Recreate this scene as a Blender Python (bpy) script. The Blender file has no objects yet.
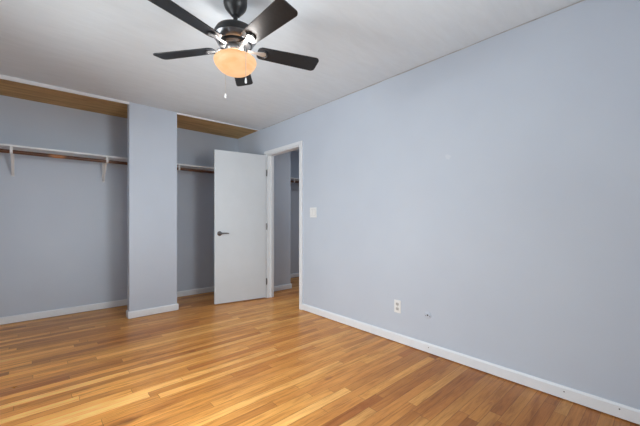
import bpy, bmesh, math, random
from mathutils import Vector, Matrix

sc = bpy.context.scene
COL = sc.collection
R = math.radians
random.seed(4)

# ------------------------------------------------------------------ camera
CAM_H, F_PX, YAW = 1.119, 315.7, 0.7297
cam_d = bpy.data.cameras.new('camera')
cam_d.sensor_width = 36.0
cam_d.lens = F_PX / 640 * 36.0
cam_d.shift_y = (219.5 - 213.0) / 640
cam_d.clip_start = 0.02
cam = bpy.data.objects.new('camera', cam_d)
cam.location = (0, 0, CAM_H)
cam.rotation_euler = (R(90), 0, -YAW)
COL.objects.link(cam)
sc.camera = cam

# ------------------------------------------------------------------ light and exposure
sc.view_settings.view_transform = 'Standard'
sc.view_settings.look = 'None'
sc.view_settings.gamma = 1.0
sc.view_settings.use_curve_mapping = False
sc.view_settings.exposure = 0.05
sc.cycles.max_bounces = 12
sc.cycles.diffuse_bounces = 8
sc.cycles.sample_clamp_indirect = 6.0

world = bpy.data.worlds.new('daylight')
sc.world = world
world.use_nodes = True
world.node_tree.nodes['Background'].inputs['Color'].default_value = (0.86, 0.93, 1.0, 1)
world.node_tree.nodes['Background'].inputs['Strength'].default_value = 0.3


def area(name, loc, rot, sx, sy, power, color=(1, 1, 1), spread=180):
    d = bpy.data.lights.new(name, 'AREA')
    d.shape = 'RECTANGLE'
    d.size, d.size_y = sx, sy
    d.energy = power
    d.color = color
    d.spread = R(spread)
    o = bpy.data.objects.new(name, d)
    o.location = loc
    o.rotation_euler = rot
    COL.objects.link(o)
    return o


# daylight entering by the wide window in the left wall and the one behind the camera, plus added fills
DAY = (0.935, 0.985, 1.0)
area('window_daylight_far', (-0.95, 2.35, 1.45), (0, R(-90), 0), 1.35, 1.1, 53, DAY)
area('window_daylight_near', (-0.95, 1.45, 1.45), (0, R(-90), 0), 1.35, 0.9, 15, DAY)
area('window_skylight', (-1.0, 1.6, 1.6), (0, R(-48), 0), 1.2, 1.1, 16, DAY, 100)
area('rear_window_daylight', (1.5, -0.9, 1.45), (R(88), 0, R(15)), 0.8, 1.2, 14, DAY, 80)
area('rear_ceiling_fill', (1.5, -0.95, 1.1), (R(145), 0, 0), 0.8, 1.0, 10, DAY, 100)  # unseen up-tilted lamp added to brighten the ceiling
area('rear_floor_fill', (-0.1, -0.9, 1.6), (R(50), 0, 0), 0.7, 1.2, 4, DAY, 90)  # extra unseen lamp added to lift the floor at the left
area('rear_closet_fill', (0.42, -0.9, 1.5), (R(85), 0, 0), 0.45, 1.1, 0.6, DAY, 22)  # narrow unseen beam added for the bright patch inside the closet
area('hall_fill_light', (3.5, 3.0, 2.42), (0, 0, 0), 0.35, 0.35, 9.5, (0.96, 0.99, 1.0))  # unseen lamp added to light the space beyond the doorway

# ------------------------------------------------------------------ node helpers


def new_mat(name):
    m = bpy.data.materials.new(name)
    m.use_nodes = True
    nt = m.node_tree
    b = nt.nodes['Principled BSDF']
    return m, nt, b


def N(nt, t, **kw):
    n = nt.nodes.new(t)
    for k, v in kw.items():
        setattr(n, k, v)
    return n


def mth(nt, op, a, b=None, c=None):
    n = N(nt, 'ShaderNodeMath', operation=op)
    for i, v in enumerate((a, b, c)):
        if v is None:
            continue
        if isinstance(v, (int, float)):
            n.inputs[i].default_value = v
        else:
            nt.links.new(v, n.inputs[i])
    return n.outputs[0]


def ramp(nt, fac, stops, interp='LINEAR'):
    n = N(nt, 'ShaderNodeValToRGB')
    cr = n.color_ramp
    cr.interpolation = interp
    while len(cr.elements) < len(stops):
        cr.elements.new(0.5)
    for e, (p, c) in zip(cr.elements, stops):
        e.position = p
        e.color = (*c, 1)
    nt.links.new(fac, n.inputs[0])
    return n.outputs[0]


def mix(nt, fac, a, b, blend='MIX'):
    n = N(nt, 'ShaderNodeMix', data_type='RGBA', blend_type=blend)
    for s, v in ((n.inputs[0], fac), (n.inputs[6], a), (n.inputs[7], b)):
        if isinstance(v, (int, float)):
            s.default_value = v
        elif isinstance(v, tuple):
            s.default_value = (*v, 1)
        else:
            nt.links.new(v, s)
    return n.outputs[2]


def noise(nt, vec, scale, detail=3.0, rough=0.55, dist=0.0):
    n = N(nt, 'ShaderNodeTexNoise')
    n.inputs['Scale'].default_value = scale
    n.inputs['Detail'].default_value = detail
    n.inputs['Roughness'].default_value = rough
    n.inputs['Distortion'].default_value = dist
    if vec is not None:
        nt.links.new(vec, n.inputs['Vector'])
    return n.outputs['Fac']


def scaled(nt, vec, s, loc=(0, 0, 0)):
    n = N(nt, 'ShaderNodeMapping')
    n.inputs['Scale'].default_value = s
    n.inputs['Location'].default_value = loc
    nt.links.new(vec, n.inputs['Vector'])
    return n.outputs[0]


def bump(nt, b, h, strength, dist=0.01):
    n = N(nt, 'ShaderNodeBump')
    n.inputs['Strength'].default_value = strength
    n.inputs['Distance'].default_value = dist
    nt.links.new(h, n.inputs['Height'])
    nt.links.new(n.outputs[0], b.inputs['Normal'])


def obj_co(nt):
    return N(nt, 'ShaderNodeTexCoord').outputs['Object']


def srgb(r, g, b):
    f = lambda c: (c / 255 / 12.92) if c / 255 <= 0.04045 else ((c / 255 + 0.055) / 1.055) ** 2.4
    return (f(r), f(g), f(b))


def plain(name, col, rough=0.5, metal=0.0, var=0.04, nscale=30, bmp=0.0):
    m, nt, b = new_mat(name)
    co = obj_co(nt)
    nz = noise(nt, co, nscale, 4)
    dark = tuple(c * (1 - var) for c in col)
    lite = tuple(min(1, c * (1 + var)) for c in col)
    nt.links.new(ramp(nt, nz, [(0.3, dark), (0.7, lite)]), b.inputs['Base Color'])
    b.inputs['Roughness'].default_value = rough
    b.inputs['Metallic'].default_value = metal
    if bmp:
        bump(nt, b, nz, bmp, 0.002)
    return m


# ------------------------------------------------------------------ materials
def make_wall_paint():
    m, nt, b = new_mat('pale_blue_wall_paint')
    co = obj_co(nt)
    big = noise(nt, co, 1.3, 3)
    col = ramp(nt, big, [(0.3, srgb(188, 198, 212)), (0.7, srgb(193, 203, 216))])
    # a spot of dried spackle on the long wall
    d = N(nt, 'ShaderNodeVectorMath', operation='DISTANCE')
    nt.links.new(co, d.inputs[0])
    d.inputs[1].default_value = (2.446, 1.20, 1.62)
    wob = noise(nt, co, 40, 2)
    spot = mth(nt, 'LESS_THAN', mth(nt, 'ADD', d.outputs['Value'], mth(nt, 'MULTIPLY', wob, 0.05)), 0.045)
    col = mix(nt, mth(nt, 'MULTIPLY', spot, 0.25), col, srgb(226, 228, 232))
    nt.links.new(col, b.inputs['Base Color'])
    b.inputs['Roughness'].default_value = 0.55
    b.inputs['Specular IOR Level'].default_value = 0.35
    bump(nt, b, noise(nt, co, 160, 3), 0.06, 0.003)
    return m


def make_ceiling_paint():
    m, nt, b = new_mat('ceiling_paint')
    co = obj_co(nt)
    st = noise(nt, scaled(nt, co, (1.4, 6.0, 1)), 3.0, 4, 0.6, 0.6)
    col = ramp(nt, st, [(0.3, srgb(214, 224, 232)), (0.7, srgb(220, 230, 238))])
    nt.links.new(col, b.inputs['Base Color'])
    b.inputs['Roughness'].default_value = 0.9
    h = mth(nt, 'ADD', noise(nt, scaled(nt, co, (3, 9, 1)), 4.0, 5, 0.65, 0.8), mth(nt, 'MULTIPLY', noise(nt, co, 70, 2), 0.25))
    bump(nt, b, h, 0.12, 0.012)
    return m


def make_floor():
    m, nt, b = new_mat('oak_strip_floor')
    co = obj_co(nt)
    sep = N(nt, 'ShaderNodeSeparateXYZ')
    nt.links.new(co, sep.inputs[0])
    x, y = sep.outputs[0], sep.outputs[1]
    PW = 0.062
    ry = mth(nt, 'DIVIDE', mth(nt, 'ADD', y, 10.013), PW)
    row = mth(nt, 'FLOOR', ry)
    fy = mth(nt, 'FRACT', ry)

    def white(*sock):
        w = N(nt, 'ShaderNodeTexWhiteNoise', noise_dimensions='2D' if len(sock) == 2 else '1D')
        if len(sock) == 1:
            nt.links.new(sock[0], w.inputs['W'])
        else:
            c = N(nt, 'ShaderNodeCombineXYZ')
            nt.links.new(sock[0], c.inputs[0])
            nt.links.new(sock[1], c.inputs[1])
            nt.links.new(c.outputs[0], w.inputs['Vector'])
        return w.outputs['Value'], w.outputs['Color']
    r1, rc = white(row)
    r2, _ = white(mth(nt, 'ADD', row, 517.3))
    plen = mth(nt, 'ADD', 0.7, mth(nt, 'MULTIPLY', r2, 1.0))
    rx = mth(nt, 'DIVIDE', mth(nt, 'ADD', mth(nt, 'ADD', x, 20.0), mth(nt, 'MULTIPLY', r1, 3.7)), plen)
    colm = mth(nt, 'FLOOR', rx)
    fx = mth(nt, 'FRACT', rx)
    pid, pcol = white(row, colm)
    ps = N(nt, 'ShaderNodeSeparateColor')
    nt.links.new(pcol, ps.inputs[0])
    base = ramp(nt, pid, [(0.0, srgb(180, 112, 54)), (0.12, srgb(202, 135, 68)), (0.45, srgb(217, 151, 78)),
                          (0.8, srgb(226, 164, 88)), (1.0, srgb(237, 182, 108))])
    # grain runs along each strip and starts anew in the next
    off = N(nt, 'ShaderNodeCombineXYZ')
    nt.links.new(mth(nt, 'ADD', mth(nt, 'MULTIPLY', x, 2.2), mth(nt, 'MULTIPLY', ps.outputs[0], 40)), off.inputs[0])
    nt.links.new(mth(nt, 'ADD', mth(nt, 'MULTIPLY', y, 34.0), mth(nt, 'MULTIPLY', ps.outputs[1], 60)), off.inputs[1])
    nt.links.new(mth(nt, 'MULTIPLY', ps.outputs[2], 30), off.inputs[2])
    g = noise(nt, off.outputs[0], 1.3, 6, 0.62, 0.9)
    gcol = ramp(nt, g, [(0.30, (0.56, 0.45, 0.34)), (0.46, (0.93, 0.90, 0.86)), (0.70, (1.14, 1.15, 1.16))])
    col = mix(nt, 0.85, base, gcol, 'MULTIPLY')
    # fine pores, and long dark streaks that wander across neighbouring strips
    po = noise(nt, scaled(nt, off.outputs[0], (2.5, 5.0, 1)), 2.0, 4, 0.7)
    col = mix(nt, 0.6, col, ramp(nt, po, [(0.32, (0.72, 0.64, 0.55)), (0.50, (1, 1, 1))]), 'MULTIPLY')
    stk = noise(nt, scaled(nt, co, (1.1, 9.0, 1)), 1.7, 5, 0.65, 0.8)
    col = mix(nt, 0.7, col, ramp(nt, stk, [(0.32, (0.70, 0.58, 0.46)), (0.47, (1, 1, 1)), (0.75, (1.08, 1.09, 1.10))]), 'MULTIPLY')
    # broad worn and darker patches
    wear = noise(nt, scaled(nt, co, (0.8, 2.6, 1)), 1.4, 4, 0.6, 0.5)
    col = mix(nt, 0.55, col, ramp(nt, wear, [(0.34, (0.80, 0.72, 0.63)), (0.52, (1, 1, 1))]), 'MULTIPLY')
    # strips along the long wall near the rear of the room are tinted darker and redder
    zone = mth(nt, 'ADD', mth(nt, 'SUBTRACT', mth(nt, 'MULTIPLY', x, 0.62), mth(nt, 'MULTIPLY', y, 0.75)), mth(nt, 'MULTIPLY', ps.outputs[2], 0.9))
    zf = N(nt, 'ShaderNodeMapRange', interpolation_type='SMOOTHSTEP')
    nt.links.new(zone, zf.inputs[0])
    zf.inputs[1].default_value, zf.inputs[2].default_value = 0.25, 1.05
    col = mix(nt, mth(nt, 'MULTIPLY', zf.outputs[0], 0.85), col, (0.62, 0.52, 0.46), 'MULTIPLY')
    # brighter daylight on the strips at the left is painted into their colour
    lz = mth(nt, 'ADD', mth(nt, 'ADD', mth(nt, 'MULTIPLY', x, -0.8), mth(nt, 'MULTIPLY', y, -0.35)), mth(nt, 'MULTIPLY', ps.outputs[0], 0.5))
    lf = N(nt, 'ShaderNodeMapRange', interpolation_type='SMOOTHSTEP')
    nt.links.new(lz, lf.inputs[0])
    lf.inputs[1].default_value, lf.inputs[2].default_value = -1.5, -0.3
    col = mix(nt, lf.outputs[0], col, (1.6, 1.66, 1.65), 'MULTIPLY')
    # a few old stains with their own outline
    nzs = noise(nt, co, 14, 3)
    for (sx, sy, ax, ay, k) in ((0.357, 2.02, 0.11, 0.042, 0.75), (0.98, 2.72, 0.035, 0.02, 0.6), (1.53, 1.62, 0.05, 0.022, 0.6)):
        ex = mth(nt, 'DIVIDE', mth(nt, 'SUBTRACT', x, sx), ax)
        ey = mth(nt, 'DIVIDE', mth(nt, 'SUBTRACT', y, sy), ay)
        rr = mth(nt, 'ADD', mth(nt, 'ADD', mth(nt, 'MULTIPLY', ex, ex), mth(nt, 'MULTIPLY', ey, ey)), mth(nt, 'MULTIPLY', nzs, 1.2))
        f = N(nt, 'ShaderNodeMapRange', interpolation_type='SMOOTHSTEP')
        nt.links.new(rr, f.inputs[0])
        f.inputs[1].default_value, f.inputs[2].default_value = 0.4, 1.7
        f.inputs[3].default_value, f.inputs[4].default_value = k, 0.0
        col = mix(nt, f.outputs[0], col, srgb(134, 76, 40))
    # seams between strips and at their ends
    e1 = mth(nt, 'MINIMUM', fy, mth(nt, 'SUBTRACT', 1.0, fy))
    e2 = mth(nt, 'MULTIPLY', mth(nt, 'MINIMUM', fx, mth(nt, 'SUBTRACT', 1.0, fx)), mth(nt, 'DIVIDE', plen, PW))
    edge = mth(nt, 'MINIMUM', e1, e2)
    sm = N(nt, 'ShaderNodeMapRange')
    nt.links.new(edge, sm.inputs[0])
    sm.inputs[1].default_value, sm.inputs[2].default_value = 0.008, 0.035
    sm.inputs[3].default_value, sm.inputs[4].default_value = 0.0, 1.0
    col = mix(nt, mth(nt, 'MULTIPLY', mth(nt, 'SUBTRACT', 1.0, sm.outputs[0]), 0.55), col, srgb(84, 48, 24))
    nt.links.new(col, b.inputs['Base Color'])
    rg = N(nt, 'ShaderNodeMapRange')
    nt.links.new(noise(nt, co, 6, 4), rg.inputs[0])
    rg.inputs[3].default_value, rg.inputs[4].default_value = 0.22, 0.42
    nt.links.new(rg.outputs[0], b.inputs['Roughness'])
    b.inputs['Specular IOR Level'].default_value = 0.3
    hh = mth(nt, 'ADD', mth(nt, 'MULTIPLY', sm.outputs[0], 1.0), mth(nt, 'MULTIPLY', g, 0.25))
    bump(nt, b, hh, 0.12, 0.002)
    return m


def make_wood(name, dark, lite, sc3, rough=0.55):
    m, nt, b = new_mat(name)
    co = obj_co(nt)
    g = noise(nt, scaled(nt, co, sc3), 2.0, 5, 0.6, 0.7)
    nt.links.new(ramp(nt, g, [(0.3, dark), (0.7, lite)]), b.inputs['Base Color'])
    b.inputs['Roughness'].default_value = rough
    bump(nt, b, g, 0.15, 0.002)
    return m


def make_rod():
    m, nt, b = new_mat('stained_rod_wood')
    co = obj_co(nt)
    g = noise(nt, scaled(nt, co, (1.0, 20, 20)), 2.0, 5, 0.6, 0.7)
    col = ramp(nt, g, [(0.3, srgb(74, 46, 32)), (0.7, srgb(104, 66, 44))])
    sep = N(nt, 'ShaderNodeSeparateXYZ')
    nt.links.new(co, sep.inputs[0])
    # lighter orange tone on one stretch of the rod
    dx = mth(nt, 'ABSOLUTE', mth(nt, 'SUBTRACT', sep.outputs[0], 0.16))
    f = N(nt, 'ShaderNodeMapRange')
    nt.links.new(mth(nt, 'ADD', dx, mth(nt, 'MULTIPLY', g, 0.06)), f.inputs[0])
    f.inputs[1].default_value, f.inputs[2].default_value = 0.06, 0.11
    f.inputs[3].default_value, f.inputs[4].default_value = 0.9, 0.0
    col = mix(nt, f.outputs[0], col, srgb(176, 118, 70))
    nt.links.new(col, b.inputs['Base Color'])
    b.inputs['Roughness'].default_value = 0.4
    return m


def make_glass():
    m = bpy.data.materials.new('window_glass')
    m.use_nodes = True
    nt = m.node_tree
    nt.nodes.remove(nt.nodes['Principled BSDF'])
    out = nt.nodes['Material Output']
    t = N(nt, 'ShaderNodeBsdfTransparent')
    g = N(nt, 'ShaderNodeBsdfGlossy')
    g.inputs['Roughness'].default_value = 0.02
    fr = N(nt, 'ShaderNodeFresnel')
    mx = N(nt, 'ShaderNodeMixShader')
    nt.links.new(fr.outputs[0], mx.inputs[0])
    nt.links.new(t.outputs[0], mx.inputs[1])
    nt.links.new(g.outputs[0], mx.inputs[2])
    nt.links.new(mx.outputs[0], out.inputs['Surface'])
    return m


def make_lamp_glass():
    m, nt, b = new_mat('amber_frosted_glass')
    co = obj_co(nt)
    nz = noise(nt, scaled(nt, co, (4, 4, 14)), 2.2, 3, 0.5, 0.6)
    col = ramp(nt, nz, [(0.35, srgb(246, 186, 130)), (0.65, srgb(252, 202, 152))])
    nt.links.new(mix(nt, 1.0, col, (0.22, 0.22, 0.22), 'MULTIPLY'), b.inputs['Base Color'])
    nt.links.new(col, b.inputs['Emission Color'])
    b.inputs['Emission Strength'].default_value = 0.86
    b.inputs['Roughness'].default_value = 0.55
    return m


WALL = make_wall_paint()
CEIL = make_ceiling_paint()
FLOOR = make_floor()
TRIM = plain('white_trim_paint', srgb(226, 231, 236), 0.4, 0, 0.02, 12)
DOOR = plain('white_door_paint', srgb(206, 213, 219), 0.45, 0, 0.02, 5, 0.02)
CLOSET_WOOD = make_wood('closet_ceiling_wood', srgb(164, 130, 80), srgb(210, 172, 116), (1.0, 9, 9), 0.7)
ROD = make_rod()
SHELF = plain('shelf_paint', srgb(230, 234, 238), 0.5, 0, 0.03, 8)
STEEL_WHITE = plain('white_enamel_steel', srgb(222, 222, 222), 0.35, 0, 0.03, 40)
BLACK = plain('satin_black_metal', srgb(32, 33, 35), 0.42, 0.2, 0.15, 40)
BLADE = make_wood('dark_blade_wood', srgb(12, 15, 19), srgb(23, 27, 32), (30, 30, 30), 0.42)
BLADE.node_tree.nodes['Principled BSDF'].inputs['Specular IOR Level'].default_value = 0.45
NICKEL = plain('brushed_nickel', srgb(196, 196, 196), 0.3, 0.9, 0.06, 60)
DARKNICKEL = plain('dark_nickel', srgb(112, 112, 114), 0.3, 0.9, 0.06, 60)
SHINY = plain('polished_grey_metal', srgb(140, 142, 146), 0.28, 0.9, 0.05, 60)
PLASTIC = plain('white_plastic', srgb(228, 231, 232), 0.35, 0, 0.02, 30)
GREYPLASTIC = plain('grey_plastic', srgb(186, 188, 188), 0.4, 0, 0.05, 30)
DARK = plain('dark_hole', srgb(30, 28, 28), 0.6, 0, 0.1, 30)
GLASS = make_glass()
LAMP = make_lamp_glass()
CAULK = plain('old_caulk', srgb(170, 172, 172), 0.8, 0, 0.25, 9)

# ------------------------------------------------------------------ mesh helpers


def add_box(bm, x0, x1, y0, y1, z0, z1, mat=None):
    vs = [bm.verts.new(Vector(p)) for p in ((x0, y0, z0), (x1, y0, z0), (x1, y1, z0), (x0, y1, z0),
                                              (x0, y0, z1), (x1, y0, z1), (x1, y1, z1), (x0, y1, z1))]
    if mat is not None:
        for v in vs:
            v.co = mat @ v.co
    for f in ((0, 3, 2, 1), (4, 5, 6, 7), (0, 1, 5, 4), (1, 2, 6, 5), (2, 3, 7, 6), (3, 0, 4, 7)):
        bm.faces.new([vs[i] for i in f])
    return vs


def add_prism(bm, poly, axis_vec, mat=None):
    """poly: list of 3D points (planar), extruded by axis_vec"""
    a = [bm.verts.new(Vector(p)) for p in poly]
    b = [bm.verts.new(Vector(p) + Vector(axis_vec)) for p in poly]
    n = len(poly)
    bm.faces.new(a[::-1])
    bm.faces.new(b)
    for i in range(n):
        j = (i + 1) % n
        bm.faces.new((a[i], a[j], b[j], b[i]))
    if mat is not None:
        for v in a + b:
            v.co = mat @ v.co


def add_lathe(bm, prof, seg=40, mat=None):
    rings = []
    for r, z in prof:
        if r < 1e-6:
            v = bm.verts.new((0, 0, z))
            rings.append([v])
        else:
            rings.append([bm.verts.new((r * math.cos(2 * math.pi * k / seg), r * math.sin(2 * math.pi * k / seg), z)) for k in range(seg)])
    for a, b in zip(rings, rings[1:]):
        for k in range(seg):
            q = (k + 1) % seg
            if len(a) == 1 and len(b) == 1:
                continue
            if len(a) == 1:
                bm.faces.new((a[0], b[k], b[q]))
            elif len(b) == 1:
                bm.faces.new((a[k], b[0], a[q]))
            else:
                bm.faces.new((a[k], b[k], b[q], a[q]))
    if mat is not None:
        for ring in rings:
            for v in ring:
                v.co = mat @ v.co


def add_tube(bm, pts, rad, seg=10):
    pts = [Vector(p) for p in pts]
    rings = []
    for i, p in enumerate(pts):
        t = (pts[min(i + 1, len(pts) - 1)] - pts[max(i - 1, 0)]).normalized()
        up = Vector((0, 0, 1)) if abs(t.z) < 0.95 else Vector((0, 1, 0))
        a = t.cross(up).normalized()
        c = a.cross(t).normalized()
        r = rad[i] if isinstance(rad, (list, tuple)) else rad
        rings.append([bm.verts.new(p + a * r * math.cos(2 * math.pi * k / seg) + c * r * math.sin(2 * math.pi * k / seg)) for k in range(seg)])
    for a, b in zip(rings, rings[1:]):
        for k in range(seg):
            q = (k + 1) % seg
            bm.faces.new((a[k], a[q], b[q], b[k]))
    bm.faces.new(rings[0][::-1])
    bm.faces.new(rings[-1])


def obj(name, bm, mat, parent=None, smooth=False, bevel=0.0, loc=None):
    bmesh.ops.recalc_face_normals(bm, faces=bm.faces)
    if bevel:
        bmesh.ops.bevel(bm, geom=list(bm.edges), offset=bevel, segments=2, profile=0.6, affect='EDGES', clamp_overlap=True)
    me = bpy.data.meshes.new(name)
    bm.to_mesh(me)
    bm.free()
    me.materials.append(mat)
    if smooth:
        for p in me.polygons:
            p.use_smooth = True
        try:
            me.set_sharp_from_angle(angle=R(38))
        except Exception:
            pass
    o = bpy.data.objects.new(name, me)
    COL.objects.link(o)
    if parent is not None:
        o.parent = parent
    if loc is not None:
        o.location = loc
    return o


def tag(o, label, cat, group=None):
    o['label'] = label
    o['category'] = cat
    if group:
        o['group'] = group
    return o


def thing(name, label, cat, loc=(0, 0, 0), rz=0.0, group=None):
    o = bpy.data.objects.new(name, None)
    o.empty_display_size = 0.1
    o.location = loc
    o.rotation_euler = (0, 0, rz)
    COL.objects.link(o)
    return tag(o, label, cat, group)


def struct(name, bm, mat, label, cat, bevel=0.0):
    o = obj(name, bm, mat, bevel=bevel)
    o['kind'] = 'structure'
    return tag(o, label, cat)


def box(*a):
    bm = bmesh.new()
    add_box(bm, *a)
    return bm


# ------------------------------------------------------------------ dimensions
W = 2.446            # long right wall
XL = -0.76           # left wall
YB = -0.68           # wall behind the camera
D = 4.079            # closet front
YC = 4.754           # closet back wall
H = 2.44
T = 0.10
PX0, PX1 = 0.769, 1.281
DY0, DY1, DZ = 3.108, 3.87, 2.05   # doorway
HX = 4.7             # far side of the hall
HY = 1.9
HP = 4.124           # hall closet front
HPX = 3.05
HYC = 4.87           # back of the closet beyond the hall

# ------------------------------------------------------------------ shell
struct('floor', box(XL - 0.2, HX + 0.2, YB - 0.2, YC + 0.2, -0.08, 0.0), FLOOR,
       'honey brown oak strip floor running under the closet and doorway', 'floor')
struct('ceiling', box(XL - 0.2, W + T, YB - 0.2, D + 0.001, H, H + 0.1), CEIL,
       'off white brushed plaster ceiling above the bedroom', 'ceiling')
struct('ceiling_closet', box(XL - 0.2, W + T, D + 0.001, YC + 0.2, H, H + 0.1), CLOSET_WOOD,
       'bare brown wooden closet ceiling', 'ceiling')
struct('ceiling_hall', box(W + T, HX + 0.2, HY - 0.2, YC + 0.2, H, H + 0.1), CEIL,
       'white ceiling of the space beyond the doorway', 'ceiling')

bm = bmesh.new()
add_box(bm, W, W + T, YB - 0.2, DY0, 0, H)
add_box(bm, W, W + T, DY1, YC, 0, H)
add_box(bm, W, W + T, DY0, DY1, DZ, H)
struct('wall_right', bm, WALL, 'long pale blue wall with the open doorway', 'wall')

struct('wall_closet', box(XL - T, W + T, YC, YC + T + 0.1, 0, H), WALL, 'pale blue back wall of the closet', 'wall')
struct('wall_pier', box(PX0, PX1, D, D + T, 0, H), WALL,
       'narrow pale blue wall pier dividing the two closet openings', 'wall')


def wall_with_window(name, axis, label, a0, a1, w0, w1, z0, z1, p0, p1):
    bm = bmesh.new()
    for (u0, u1, v0, v1) in ((a0, w0, 0, H), (w1, a1, 0, H), (w0, w1, 0, z0), (w0, w1, z1, H)):
        if axis == 'x':
            add_box(bm, p0, p1, u0, u1, v0, v1)
        else:
            add_box(bm, u0, u1, p0, p1, v0, v1)
    return struct(name, bm, WALL, label, 'wall')


LW = (0.9, 3.2, 0.75, 2.1)
RW = (-0.5, 2.0, 0.75, 2.1)
wall_with_window('wall_left', 'x', 'pale blue wall with a window on the left of the bedroom', YB - T, YC, *LW, XL - T, XL)
wall_with_window('wall_back', 'y', 'pale blue wall with a window behind the camera', XL, W, *RW, YB - T, YB)


def window(name, axis, w, p):
    w0, w1, z0, z1 = w
    bm = bmesh.new()
    fr = 0.05
    mid = (z0 + z1) / 2
    for (u0, u1, v0, v1) in ((w0, w0 + fr, z0, z1), (w1 - fr, w1, z0, z1), (w0 + fr, w1 - fr, z0, z0 + fr),
                             (w0 + fr, w1 - fr, z1 - fr, z1), (w0 + fr, w1 - fr, mid - 0.025, mid + 0.025)):
        if axis == 'x':
            add_box(bm, p, p + 0.05, u0, u1, v0, v1)
        else:
            add_box(bm, u0, u1, p, p + 0.05, v0, v1)
    o = struct(name, bm, TRIM, 'white framed sash window', 'window')
    if axis == 'x':
        g = box(p + 0.022, p + 0.028, w0 + fr, w1 - fr, z0 + fr, z1 - fr)
    else:
        g = box(w0 + fr, w1 - fr, p + 0.022, p + 0.028, z0 + fr, z1 - fr)
    obj('window_pane', g, GLASS, o)
    return o


tag(window('window_1', 'x', LW, XL - 0.08), 'white framed sash window in the left wall', 'window')
tag(window('window_2', 'y', RW, YB - 0.08), 'white framed sash window behind the camera', 'window')

# hall beyond the doorway
struct('wall_hall', box(W + T, HPX, HP, HP + T, 0, H), WALL, 'pale blue wall pier seen through the doorway', 'wall')
struct('wall_hall_closet', box(W + T, HX + T, HYC, HYC + T, 0, H), WALL, 'dark back wall of the closet beyond the doorway', 'wall')
struct('wall_hall_end', box(HX, HX + T, HY, HYC, 0, H), WALL, 'far pale blue wall of the space beyond the doorway', 'wall')
struct('wall_hall_front', box(W + T, HX + T, HY - T, HY, 0, H), WALL, 'near pale blue wall of the space beyond the doorway', 'wall')

# ------------------------------------------------------------------ trim
BH, BT = 0.082, 0.014


def base_profile(bm, x0, y0, x1, y1, n):
    """baseboard from (x0,y0) to (x1,y1), n = direction into the room"""
    d = Vector((x1 - x0, y1 - y0, 0))
    nv = Vector((*n, 0))
    p = Vector((x0, y0, 0))
    z0 = Vector((0, 0, 0.007))
    poly = [p + z0, p + nv * BT + z0, p + nv * BT + Vector((0, 0, BH - 0.012)), p + nv * (BT * 0.45) + Vector((0, 0, BH)), p + Vector((0, 0, BH))]
    add_prism(bm, poly, d)


def base(name, segs, label):
    bm = bmesh.new()
    for s in segs:
        base_profile(bm, *s)
    return struct(name, bm, TRIM, label, 'baseboard')


CW = 0.055           # door casing width
base('baseboard_right', [(W, YB, W, DY0 - CW, (-1, 0)), (W, DY1 + CW, W, YC - BT, (-1, 0))], 'white baseboard along the long blue wall')
nb = bpy.data.objects['baseboard_right']
for i, (y, z) in enumerate(((0.45, 0.052), (0.2, 0.056), (1.36, 0.05))):
    b2 = bmesh.new()
    add_lathe(b2, [(0, 0), (0.0035, 0), (0.0035, 0.0015), (0, 0.0015)], 10, Matrix.Translation((W - BT, y, z)) @ Matrix.Rotation(R(-90), 4, 'Y'))
    obj('nail_head', b2, DARK, nb)
base('baseboard_closet', [(XL, YC, W, YC, (0, -1))], 'white baseboard at the back of the closet')
base('baseboard_pier', [(PX0 - BT, D, PX1 + BT, D, (0, -1)), (PX0, D, PX0, D + T, (-1, 0)), (PX1, D, PX1, D + T, (1, 0))],
     'white baseboard wrapped round the foot of the blue pier')
base('baseboard_left', [(XL, YB, XL, YC - BT, (1, 0))], 'white baseboard along the left wall')
base('baseboard_back', [(XL, YB, W, YB, (0, 1))], 'white baseboard behind the camera')
base('baseboard_hall', [(W + T, HP, HPX + BT, HP, (0, -1)), (HPX, HP, HPX, HP + T, (1, 0))], 'white baseboard on the wall seen through the doorway')
base('baseboard_hall_closet', [(W + T, HYC, HX, HYC, (0, -1))], 'white baseboard deep in the dark closet beyond the doorway')

# thin tapering header boards over the two closet openings


def hz(x):
    return 2.404 + (x + 0.255) * (2.4345 - 2.404) / (2.43 + 0.255)


for nm, xa, xb, lab in (('trim_1', XL, PX0, 'thin white header strip over the left closet opening'),
                        ('trim_2', PX1, W, 'thin white header strip over the right closet opening')):
    bm = bmesh.new()
    add_prism(bm, [(xa, D, hz(xa)), (xb, D, hz(xb)), (xb, D, H), (xa, D, H)], (0, 0.018, 0))
    struct(nm, bm, SHELF, lab, 'trim')

# uneven caulk line between long wall and ceiling
bm = bmesh.new()
pts = []
yy = YB
while yy < D:
    pts.append((W - 0.001, yy, H - 0.001 + random.uniform(-0.003, 0.001)))
    yy += 0.09
add_tube(bm, pts, [random.uniform(0.0025, 0.0065) for _ in pts], 6)
struct('trim_3', bm, CAULK, 'uneven grey caulk line where the long wall meets the ceiling', 'trim')

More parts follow.
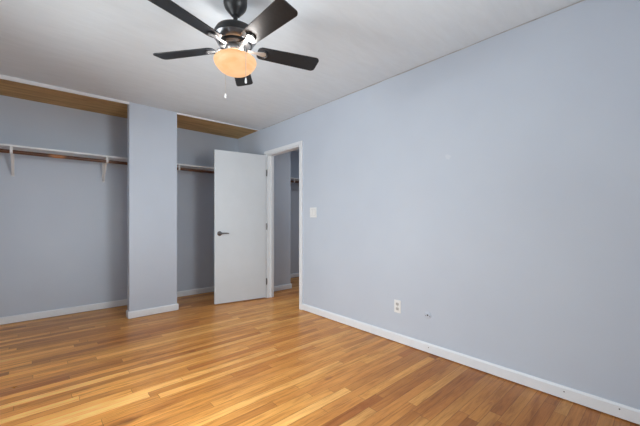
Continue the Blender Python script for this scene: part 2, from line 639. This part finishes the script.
# door casing and jamb
CT = 0.016
bm = bmesh.new()
for xa, xb in ((W - CT, W), (W + T, W + T + CT)):
    add_box(bm, xa, xb, DY0 - CW, DY0, 0, DZ + 0.045)
    add_box(bm, xa, xb, DY1, DY1 + CW, 0, DZ + 0.045)
    add_box(bm, xa, xb, DY0, DY1, DZ, DZ + 0.045)
struct('trim_4', bm, TRIM, 'white casing around the open doorway', 'door casing', bevel=0.003)
bm = bmesh.new()
add_box(bm, W, W + T, DY0 - 0.001, DY0 + 0.014, 0, DZ)
add_box(bm, W, W + T, DY1 - 0.014, DY1 + 0.001, 0, DZ)
add_box(bm, W, W + T, DY0 + 0.014, DY1 - 0.014, DZ - 0.014, DZ)
add_box(bm, W + 0.045, W + 0.07, DY1 - 0.026, DY1 - 0.014, 0, DZ - 0.014)     # door stop
add_box(bm, W + 0.045, W + 0.07, DY0 + 0.014, DY0 + 0.026, 0, DZ - 0.014)
struct('trim_5', bm, TRIM, 'white door jamb lining the open doorway', 'door jamb')

# ------------------------------------------------------------------ door
DX, DYh = W - 0.022, DY1 - 0.012
fx_, fy_ = 1.712, 3.982
dl = 0.715
ang = math.atan2(fy_ - DYh, fx_ - DX)
M = Matrix.Translation((DX, DYh, 0)) @ Matrix.Rotation(ang, 4, 'Z')
# local: x along the leaf from the hinge, the face seen from the room is at local +y (leaf turned about 170 degrees)
bm = bmesh.new()
add_box(bm, 0.004, dl, -0.036, 0.0, 0.012, 2.032)
door = obj('door_1', bm, DOOR, bevel=0.0015)
door['kind'] = 'structure'
tag(door, 'plain white flush door standing open in front of the closet', 'door')
door.location = (DX, DYh, 0)
door.rotation_euler = (0, 0, ang)


def handle(side):
    s = side
    y0 = 0.0 if s > 0 else -0.036
    X = dl - 0.062
    Rm = Matrix.Translation((X, y0, 0.935)) @ Matrix.Rotation(R(-90 * s), 4, 'X')
    bm = bmesh.new()
    add_lathe(bm, [(0, 0), (0.031, 0), (0.031, 0.004), (0.026, 0.009), (0.013, 0.011), (0.0125, 0.028), (0, 0.028)], 28, Rm)
    h = obj('door_handle', bm, DARKNICKEL, door, True)
    h['label'] = 'satin nickel lever handle'
    bm = bmesh.new()
    pp = []
    for t in [i / 10 for i in range(11)]:
        pp.append((X + 0.008 - 0.125 * t, y0 + s * (0.036 - 0.004 * math.sin(t * 3.0)), 0.935 + 0.004 * math.sin(t * 3.14)))
    add_tube(bm, pp, [0.012, 0.012, 0.011, 0.0095, 0.009, 0.009, 0.0085, 0.0085, 0.008, 0.0075, 0.005], 12)
    obj('lever', bm, DARKNICKEL, h, True)
    return h


handle(1)
handle(-1)
for z in (1.78, 1.02, 0.24):
    bm = bmesh.new()
    add_tube(bm, [(-0.002, 0.006, z - 0.045), (-0.002, 0.006, z + 0.045)], 0.006, 10)
    add_box(bm, -0.001, 0.0035, -0.034, 0.003, z - 0.044, z + 0.044)
    g = obj('hinge', bm, DARKNICKEL, door)
    g['label'] = 'dark metal butt hinge'

# ------------------------------------------------------------------ closet shelf, rod and brackets
SH_D, SH_Z = 0.30, 1.876
SHF = YC - SH_D
RODY, RODZ, RODR = YC - 0.275, 1.808, 0.019


def shelf(x0, x1, label, YC=YC):
    SHF = YC - SH_D
    bm = box(x0 + 0.001, x1 - 0.001, SHF, YC - 0.001, SH_Z - 0.019, SH_Z)
    return tag(obj('closet_shelf', bm, SHELF, bevel=0.002), label, 'shelf', None)


def rod(x0, x1, label, YC=YC):
    RODY = YC - 0.275
    bm = bmesh.new()
    n = 24
    add_tube(bm, [(x0 + 0.001 + (x1 - x0 - 0.002) * i / n, RODY, RODZ) for i in range(n + 1)], RODR, 16)
    return tag(obj('closet_rod', bm, ROD, smooth=True), label, 'rod')


def bracket(x, label, YC=YC):
    RODY = YC - 0.275
    t = thing('shelf_bracket', label, 'bracket', (x, YC, 0), 0, 'white closet shelf brackets')
    top = SH_Z - 0.019
    bm = bmesh.new()
    add_box(bm, -0.012, 0.012, -0.0045, -0.0005, 1.585, top - 0.002)
    obj('wall_plate', bm, STEEL_WHITE, t, bevel=0.001)
    bm = bmesh.new()
    add_box(bm, -0.010, 0.010, -0.285, -0.0046, top - 0.005, top - 0.0005)
    obj('arm', bm, STEEL_WHITE, t, bevel=0.001)
    bm = bmesh.new()
    a, b = Vector((0, -0.235, top - 0.02)), Vector((0, -0.008, 1.60))
    d = (b - a).normalized()
    nrm = Vector((0, -d.z, d.y))
    for k in (0,):
        poly = [a + nrm * 0.007, b + nrm * 0.007, b - nrm * 0.007, a - nrm * 0.007]
        add_prism(bm, [p + Vector((-0.01, 0, 0)) for p in poly], (0.02, 0, 0))
    obj('diagonal_brace', bm, STEEL_WHITE, t, bevel=0.002)
    # hook: a web down from the arm and a cradle under the rod
    ry, rz = RODY - YC, RODZ
    bm = bmesh.new()
    prof = []
    for i in range(15):
        q = R(-195 + 210 * i / 14)
        prof.append((ry + math.cos(q), rz + math.sin(q)))
    outer = [(ry + (y - ry) * (RODR + 0.006), rz + (z - rz) * (RODR + 0.006)) for y, z in prof]
    inner = [(ry + (y - ry) * (RODR + 0.0015), rz + (z - rz) * (RODR + 0.0015)) for y, z in prof]
    for i in range(14):
        q = [outer[i], outer[i + 1], inner[i + 1], inner[i]]
        add_prism(bm, [(-0.011, y, z) for y, z in q], (0.022, 0, 0))
    add_box(bm, -0.011, 0.011, ry - RODR - 0.006, ry - RODR - 0.0015, rz - 0.002, top - 0.005)
    obj('rod_hook', bm, STEEL_WHITE, t)
    return t


shelf(XL, W, 'long pale closet shelf crossing behind the blue pier')
rod(XL, W, 'dark brown wooden closet rod crossing behind the blue pier')
bracket(-0.199, 'white shelf bracket nearest the left end of the closet shelf')
bracket(0.614, 'white shelf bracket just left of the blue pier')
bracket(1.432, 'white shelf bracket just right of the blue pier, partly hidden')
shelf(W + T, HX, 'pale shelf in the dark closet beyond the doorway', HYC)
rod(W + T, HX, 'dark rod in the dark closet beyond the doorway', HYC)
bracket(3.47, 'white shelf bracket in the dark closet beyond the doorway', HYC)

# ------------------------------------------------------------------ wall plates
# local frame of a plate: x along the wall, y up, z out of the wall
PM = Matrix(((0, 0, -1, 0), (-1, 0, 0, 0), (0, 1, 0, 0), (0, 0, 0, 1)))


def plate_thing(name, label, cat, y, z):
    t = thing(name, label, cat, (W, y, z))
    return t


def pbox(a):
    bm = bmesh.new()
    add_box(bm, *a, PM)
    return bm


sw = plate_thing('light_switch', 'white two gang rocker light switch beside the doorway', 'light switch', 2.852, 1.203)
obj('cover_plate', pbox((-0.059, 0.059, -0.059, 0.059, 0, 0.006)), PLASTIC, sw, bevel=0.002)
for k in (-0.0235, 0.0235):
    bm = pbox((k - 0.0165, k + 0.0165, -0.034, 0.034, 0.0055, 0.0095))
    obj('rocker', bm, PLASTIC, sw, bevel=0.0015)
    bm = pbox((k - 0.0185, k + 0.0185, -0.036, 0.036, 0.0052, 0.0066))
    obj('rocker_surround', bm, GREYPLASTIC, sw)

ou = plate_thing('wall_outlet', 'white double wall outlet low on the long blue wall', 'outlet', 1.672, 0.328)
obj('cover_plate', pbox((-0.035, 0.035, -0.0575, 0.0575, 0, 0.006)), PLASTIC, ou, bevel=0.002)
for k in (-0.0215, 0.0215):
    bm = bmesh.new()
    poly = []
    for i in range(28):
        a = 2 * math.pi * i / 28
        poly.append((0.0165 * math.cos(a), k + max(-0.0135, min(0.0135, 0.0175 * math.sin(a))), 0.0055))
    add_prism(bm, poly, (0, 0, 0.003), PM)
    rc = obj('receptacle', bm, GREYPLASTIC, ou)
    bm = bmesh.new()
    add_box(bm, -0.0075, -0.0055, k - 0.002, k + 0.006, 0.0083, 0.0088, PM)
    add_box(bm, 0.0055, 0.0075, k - 0.002, k + 0.006, 0.0083, 0.0088, PM)
    add_box(bm, -0.002, 0.002, k - 0.0085, k - 0.0045, 0.0083, 0.0088, PM)
    obj('socket_slot', bm, DARK, rc)
bm = bmesh.new()
add_lathe(bm, [(0, 0.0055), (0.0035, 0.0055), (0.003, 0.0075), (0, 0.0078)], 12, PM)
obj('screw', bm, NICKEL, ou)

jk = plate_thing('cable_plate', 'small round pale cable plate with a dark hole right of the outlet', 'wall plate', 1.373, 0.316)
bm = bmesh.new()
add_lathe(bm, [(0, 0), (0.030, 0), (0.030, 0.003), (0.026, 0.006), (0.008, 0.007), (0.008, 0.005), (0, 0.005)], 32, PM)
obj('round_plate', bm, WALL, jk, True)
bm = bmesh.new()
add_lathe(bm, [(0, 0.0049), (0.0062, 0.0049), (0.0062, 0.008), (0, 0.008)], 16, PM)
obj('cable_hole', bm, DARK, jk)
for s in (-1, 1):
    bm = bmesh.new()
    add_lathe(bm, [(0, 0.005), (0.0035, 0.005), (0.003, 0.0078), (0, 0.008)], 10, PM @ Matrix.Translation((s * 0.019, -0.008, 0)))
    obj('screw', bm, DARKNICKEL, jk)

# ------------------------------------------------------------------ ceiling fan
FX, FY = 0.861, 1.704
BZ = 2.12 - 2.44     # blade plane below the ceiling
fan = thing('ceiling_fan', 'black five blade ceiling fan with a glowing amber bowl light', 'ceiling fan', (FX, FY, H))
FAN = lambda z: z - H
bm = bmesh.new()
add_lathe(bm, [(0, 0), (0.066, 0), (0.068, -0.012), (0.067, -0.068), (0.061, -0.088), (0.046, -0.108), (0.034, -0.119), (0.029, -0.128), (0.020, -0.136), (0, -0.136)], 40)
obj('canopy', bm, BLACK, fan, True)
bm = bmesh.new()
add_lathe(bm, [(0, -0.13), (0.0125, -0.13), (0.0125, -0.20), (0.022, -0.203), (0.022, -0.215), (0, -0.215)], 24)
obj('downrod', bm, BLACK, fan, True)
bm = bmesh.new()
add_lathe(bm, [(0, -0.195), (0.045, -0.196), (0.082, -0.204), (0.108, -0.220), (0.119, -0.240), (0.122, -0.266), (0, -0.266)], 56)
obj('motor_housing', bm, BLACK, fan, True)
bm = bmesh.new()
add_lathe(bm, [(0, -0.2655), (0.120, -0.2655), (0.117, -0.271), (0.104, -0.295), (0.098, -0.298), (0, -0.298)], 56)
o = obj('motor_band', bm, SHINY, fan, True)
o['label'] = 'shiny grey lower motor band'
bm = bmesh.new()
add_lathe(bm, [(0, -0.2965), (0.094, -0.2965), (0.092, -0.312), (0.080, -0.318), (0, -0.318)], 48)
obj('flywheel', bm, BLACK, fan, True)
bm = bmesh.new()
add_lathe(bm, [(0, -0.3175), (0.055, -0.3175), (0.060, -0.330), (0.060, -0.350), (0.050, -0.357), (0, -0.357)], 40)
o = obj('switch_housing', bm, NICKEL, fan, True)
# fitter: a spider of three bent arms holding the bowl, and a thin ring
for k in range(3):
    ft = bmesh.new()
    a = R(30 + 120 * k)
    c, s = math.cos(a), math.sin(a)
    add_tube(ft, [(c * r, s * r, z) for r, z in ((0.045, -0.345), (0.075, -0.335), (0.100, -0.340), (0.107, -0.356), (0.1085, -0.385))], 0.005, 8)
    obj('bowl_arm', ft, NICKEL, fan, True)
# open topped glass bowl
bw = bmesh.new()
z_r, rr = -0.384, 0.1215
outer = [(r, z_r + z) for r, z in ((0.110, 0), (0.1165, -0.004), (0.1205, -0.009), (0.1215, -0.015), (0.1205, -0.022), (0.116, -0.033),
                                   (0.109, -0.044), (0.099, -0.056), (0.087, -0.067), (0.073, -0.076), (0.057, -0.083), (0.038, -0.088), (0.018, -0.0905), (0, -0.091))]
inner = [(max(r - 0.005, 0.0) if r > 0 else 0.0, z + 0.005) for r, z in outer]
add_lathe(bw, outer[::-1] + [(0.109, z_r + 0.003), (0.106, z_r + 0.003)] + inner, 56)
o = obj('lamp_bowl', bw, LAMP, fan, True)
o['label'] = 'glowing amber glass bowl shade'
# bulbs standing in the bowl; their light spills up through its open top
for k in range(2):
    a = R(-62 + 180 * k)
    bm = bmesh.new()
    add_lathe(bm, [(0, -0.40), (0.018, -0.405), (0.022, -0.415), (0.018, -0.430), (0.010, -0.445), (0, -0.447)], 20,
              Matrix.Translation((0.05 * math.cos(a), 0.05 * math.sin(a), 0.03)))
    o = obj('light_bulb', bm, LAMP, fan, True)
    ld = bpy.data.lights.new('bulb_light', 'POINT')
    ld.energy = 3.5
    ld.color = (1.0, 0.975, 0.95)
    ld.shadow_soft_size = 0.015
    lo = bpy.data.objects.new('bulb_light', ld)
    lo.location = (0.085 * math.cos(a), 0.085 * math.sin(a), -0.376)
    lo.parent = fan
    COL.objects.link(lo)


def blade_mesh():
    bm = bmesh.new()
    r0, r1, w0, w1 = 0.128, 0.513, 0.050, 0.061
    poly = []
    def corner(cx, cy, rad, a0):
        for i in range(7):
            a = R(a0 + 90 * i / 6)
            poly.append((cx + rad * math.cos(a), cy + rad * math.sin(a), -0.003))
    corner(r1 - 0.026, w1 - 0.026, 0.026, 0)
    corner(r0 + 0.03, w0 - 0.03, 0.03, 90)
    corner(r0 + 0.03, -w0 + 0.03, 0.03, 180)
    corner(r1 - 0.026, -w1 + 0.026, 0.026, 270)
    add_prism(bm, poly, (0, 0, 0.006))
    return bm


def iron_mesh():
    bm = bmesh.new()
    poly = [(0.07, -0.012, 0), (0.12, -0.010, 0), (0.165, -0.020, 0), (0.178, -0.014, 0), (0.182, 0, 0), (0.178, 0.014, 0),
            (0.165, 0.020, 0), (0.12, 0.010, 0), (0.07, 0.012, 0)]
    add_prism(bm, [(x, y, -0.0075) for x, y, _ in poly], (0, 0, 0.0042))
    return bm


def loop_mesh():
    bm = bmesh.new()
    pts = []
    for i in range(13):
        a = R(-90 + 180 * i / 12)
        pts.append((0.165 + 0.024 * math.cos(a), 0.027 * math.sin(a), -0.0075))
    add_tube(bm, pts, 0.0038, 8)
    return bm


BLADE_AZ = (-18.5, 55.5, 127.0, -162.5, -88.0)     # the blades have crept a little on their irons
blade0 = iron0 = loop0 = None
for k in range(5):
    az = R(BLADE_AZ[k])
    rot = Matrix.Rotation(az, 4, 'Z') @ Matrix.Rotation(R(-12), 4, 'X')
    if blade0 is None:
        bl = blade0 = obj('blade', blade_mesh(), BLADE, fan, bevel=0.001)
        ir = iron0 = obj('blade_iron', iron_mesh(), NICKEL, bl, bevel=0.001)
        ir['label'] = 'brushed nickel blade iron'
        lp = loop0 = obj('iron_loop', loop_mesh(), BLACK, bl, True)
    else:
        bl = blade0.copy(); bl.parent = fan; COL.objects.link(bl)
        ir = iron0.copy(); ir.parent = bl; COL.objects.link(ir)
        lp = loop0.copy(); lp.parent = bl; COL.objects.link(lp)
    bl.matrix_local = Matrix.Translation((0, 0, BZ)) @ rot

# pull chains
for (px, py, lab) in ((0.863, 1.840, None), (0.852, 1.563, None)):
    lx, ly = px - FX, py - FY
    q = math.hypot(lx, ly)
    ux, uy = lx / q, ly / q
    bm = bmesh.new()
    pts = [(ux * 0.052, uy * 0.052, -0.335), (ux * 0.10, uy * 0.10, -0.331), (ux * 0.125, uy * 0.125, -0.334), (lx, ly, -0.345)]
    z = -0.36
    while z > -0.545:
        pts.append((lx, ly, z))
        z -= 0.02
    pts.append((lx, ly, -0.546))
    add_tube(bm, pts, 0.0013, 6)
    ch = obj('pull_chain', bm, NICKEL, fan)
    bm = bmesh.new()
    add_lathe(bm, [(0, -0.543), (0.0035, -0.545), (0.0055, -0.558), (0.0060, -0.568), (0.0045, -0.573), (0, -0.574)], 14,
              Matrix.Translation((lx, ly, 0)))
    fb = obj('chain_fob', bm, PLASTIC, ch, True)
    fb['label'] = 'small white chain fob'
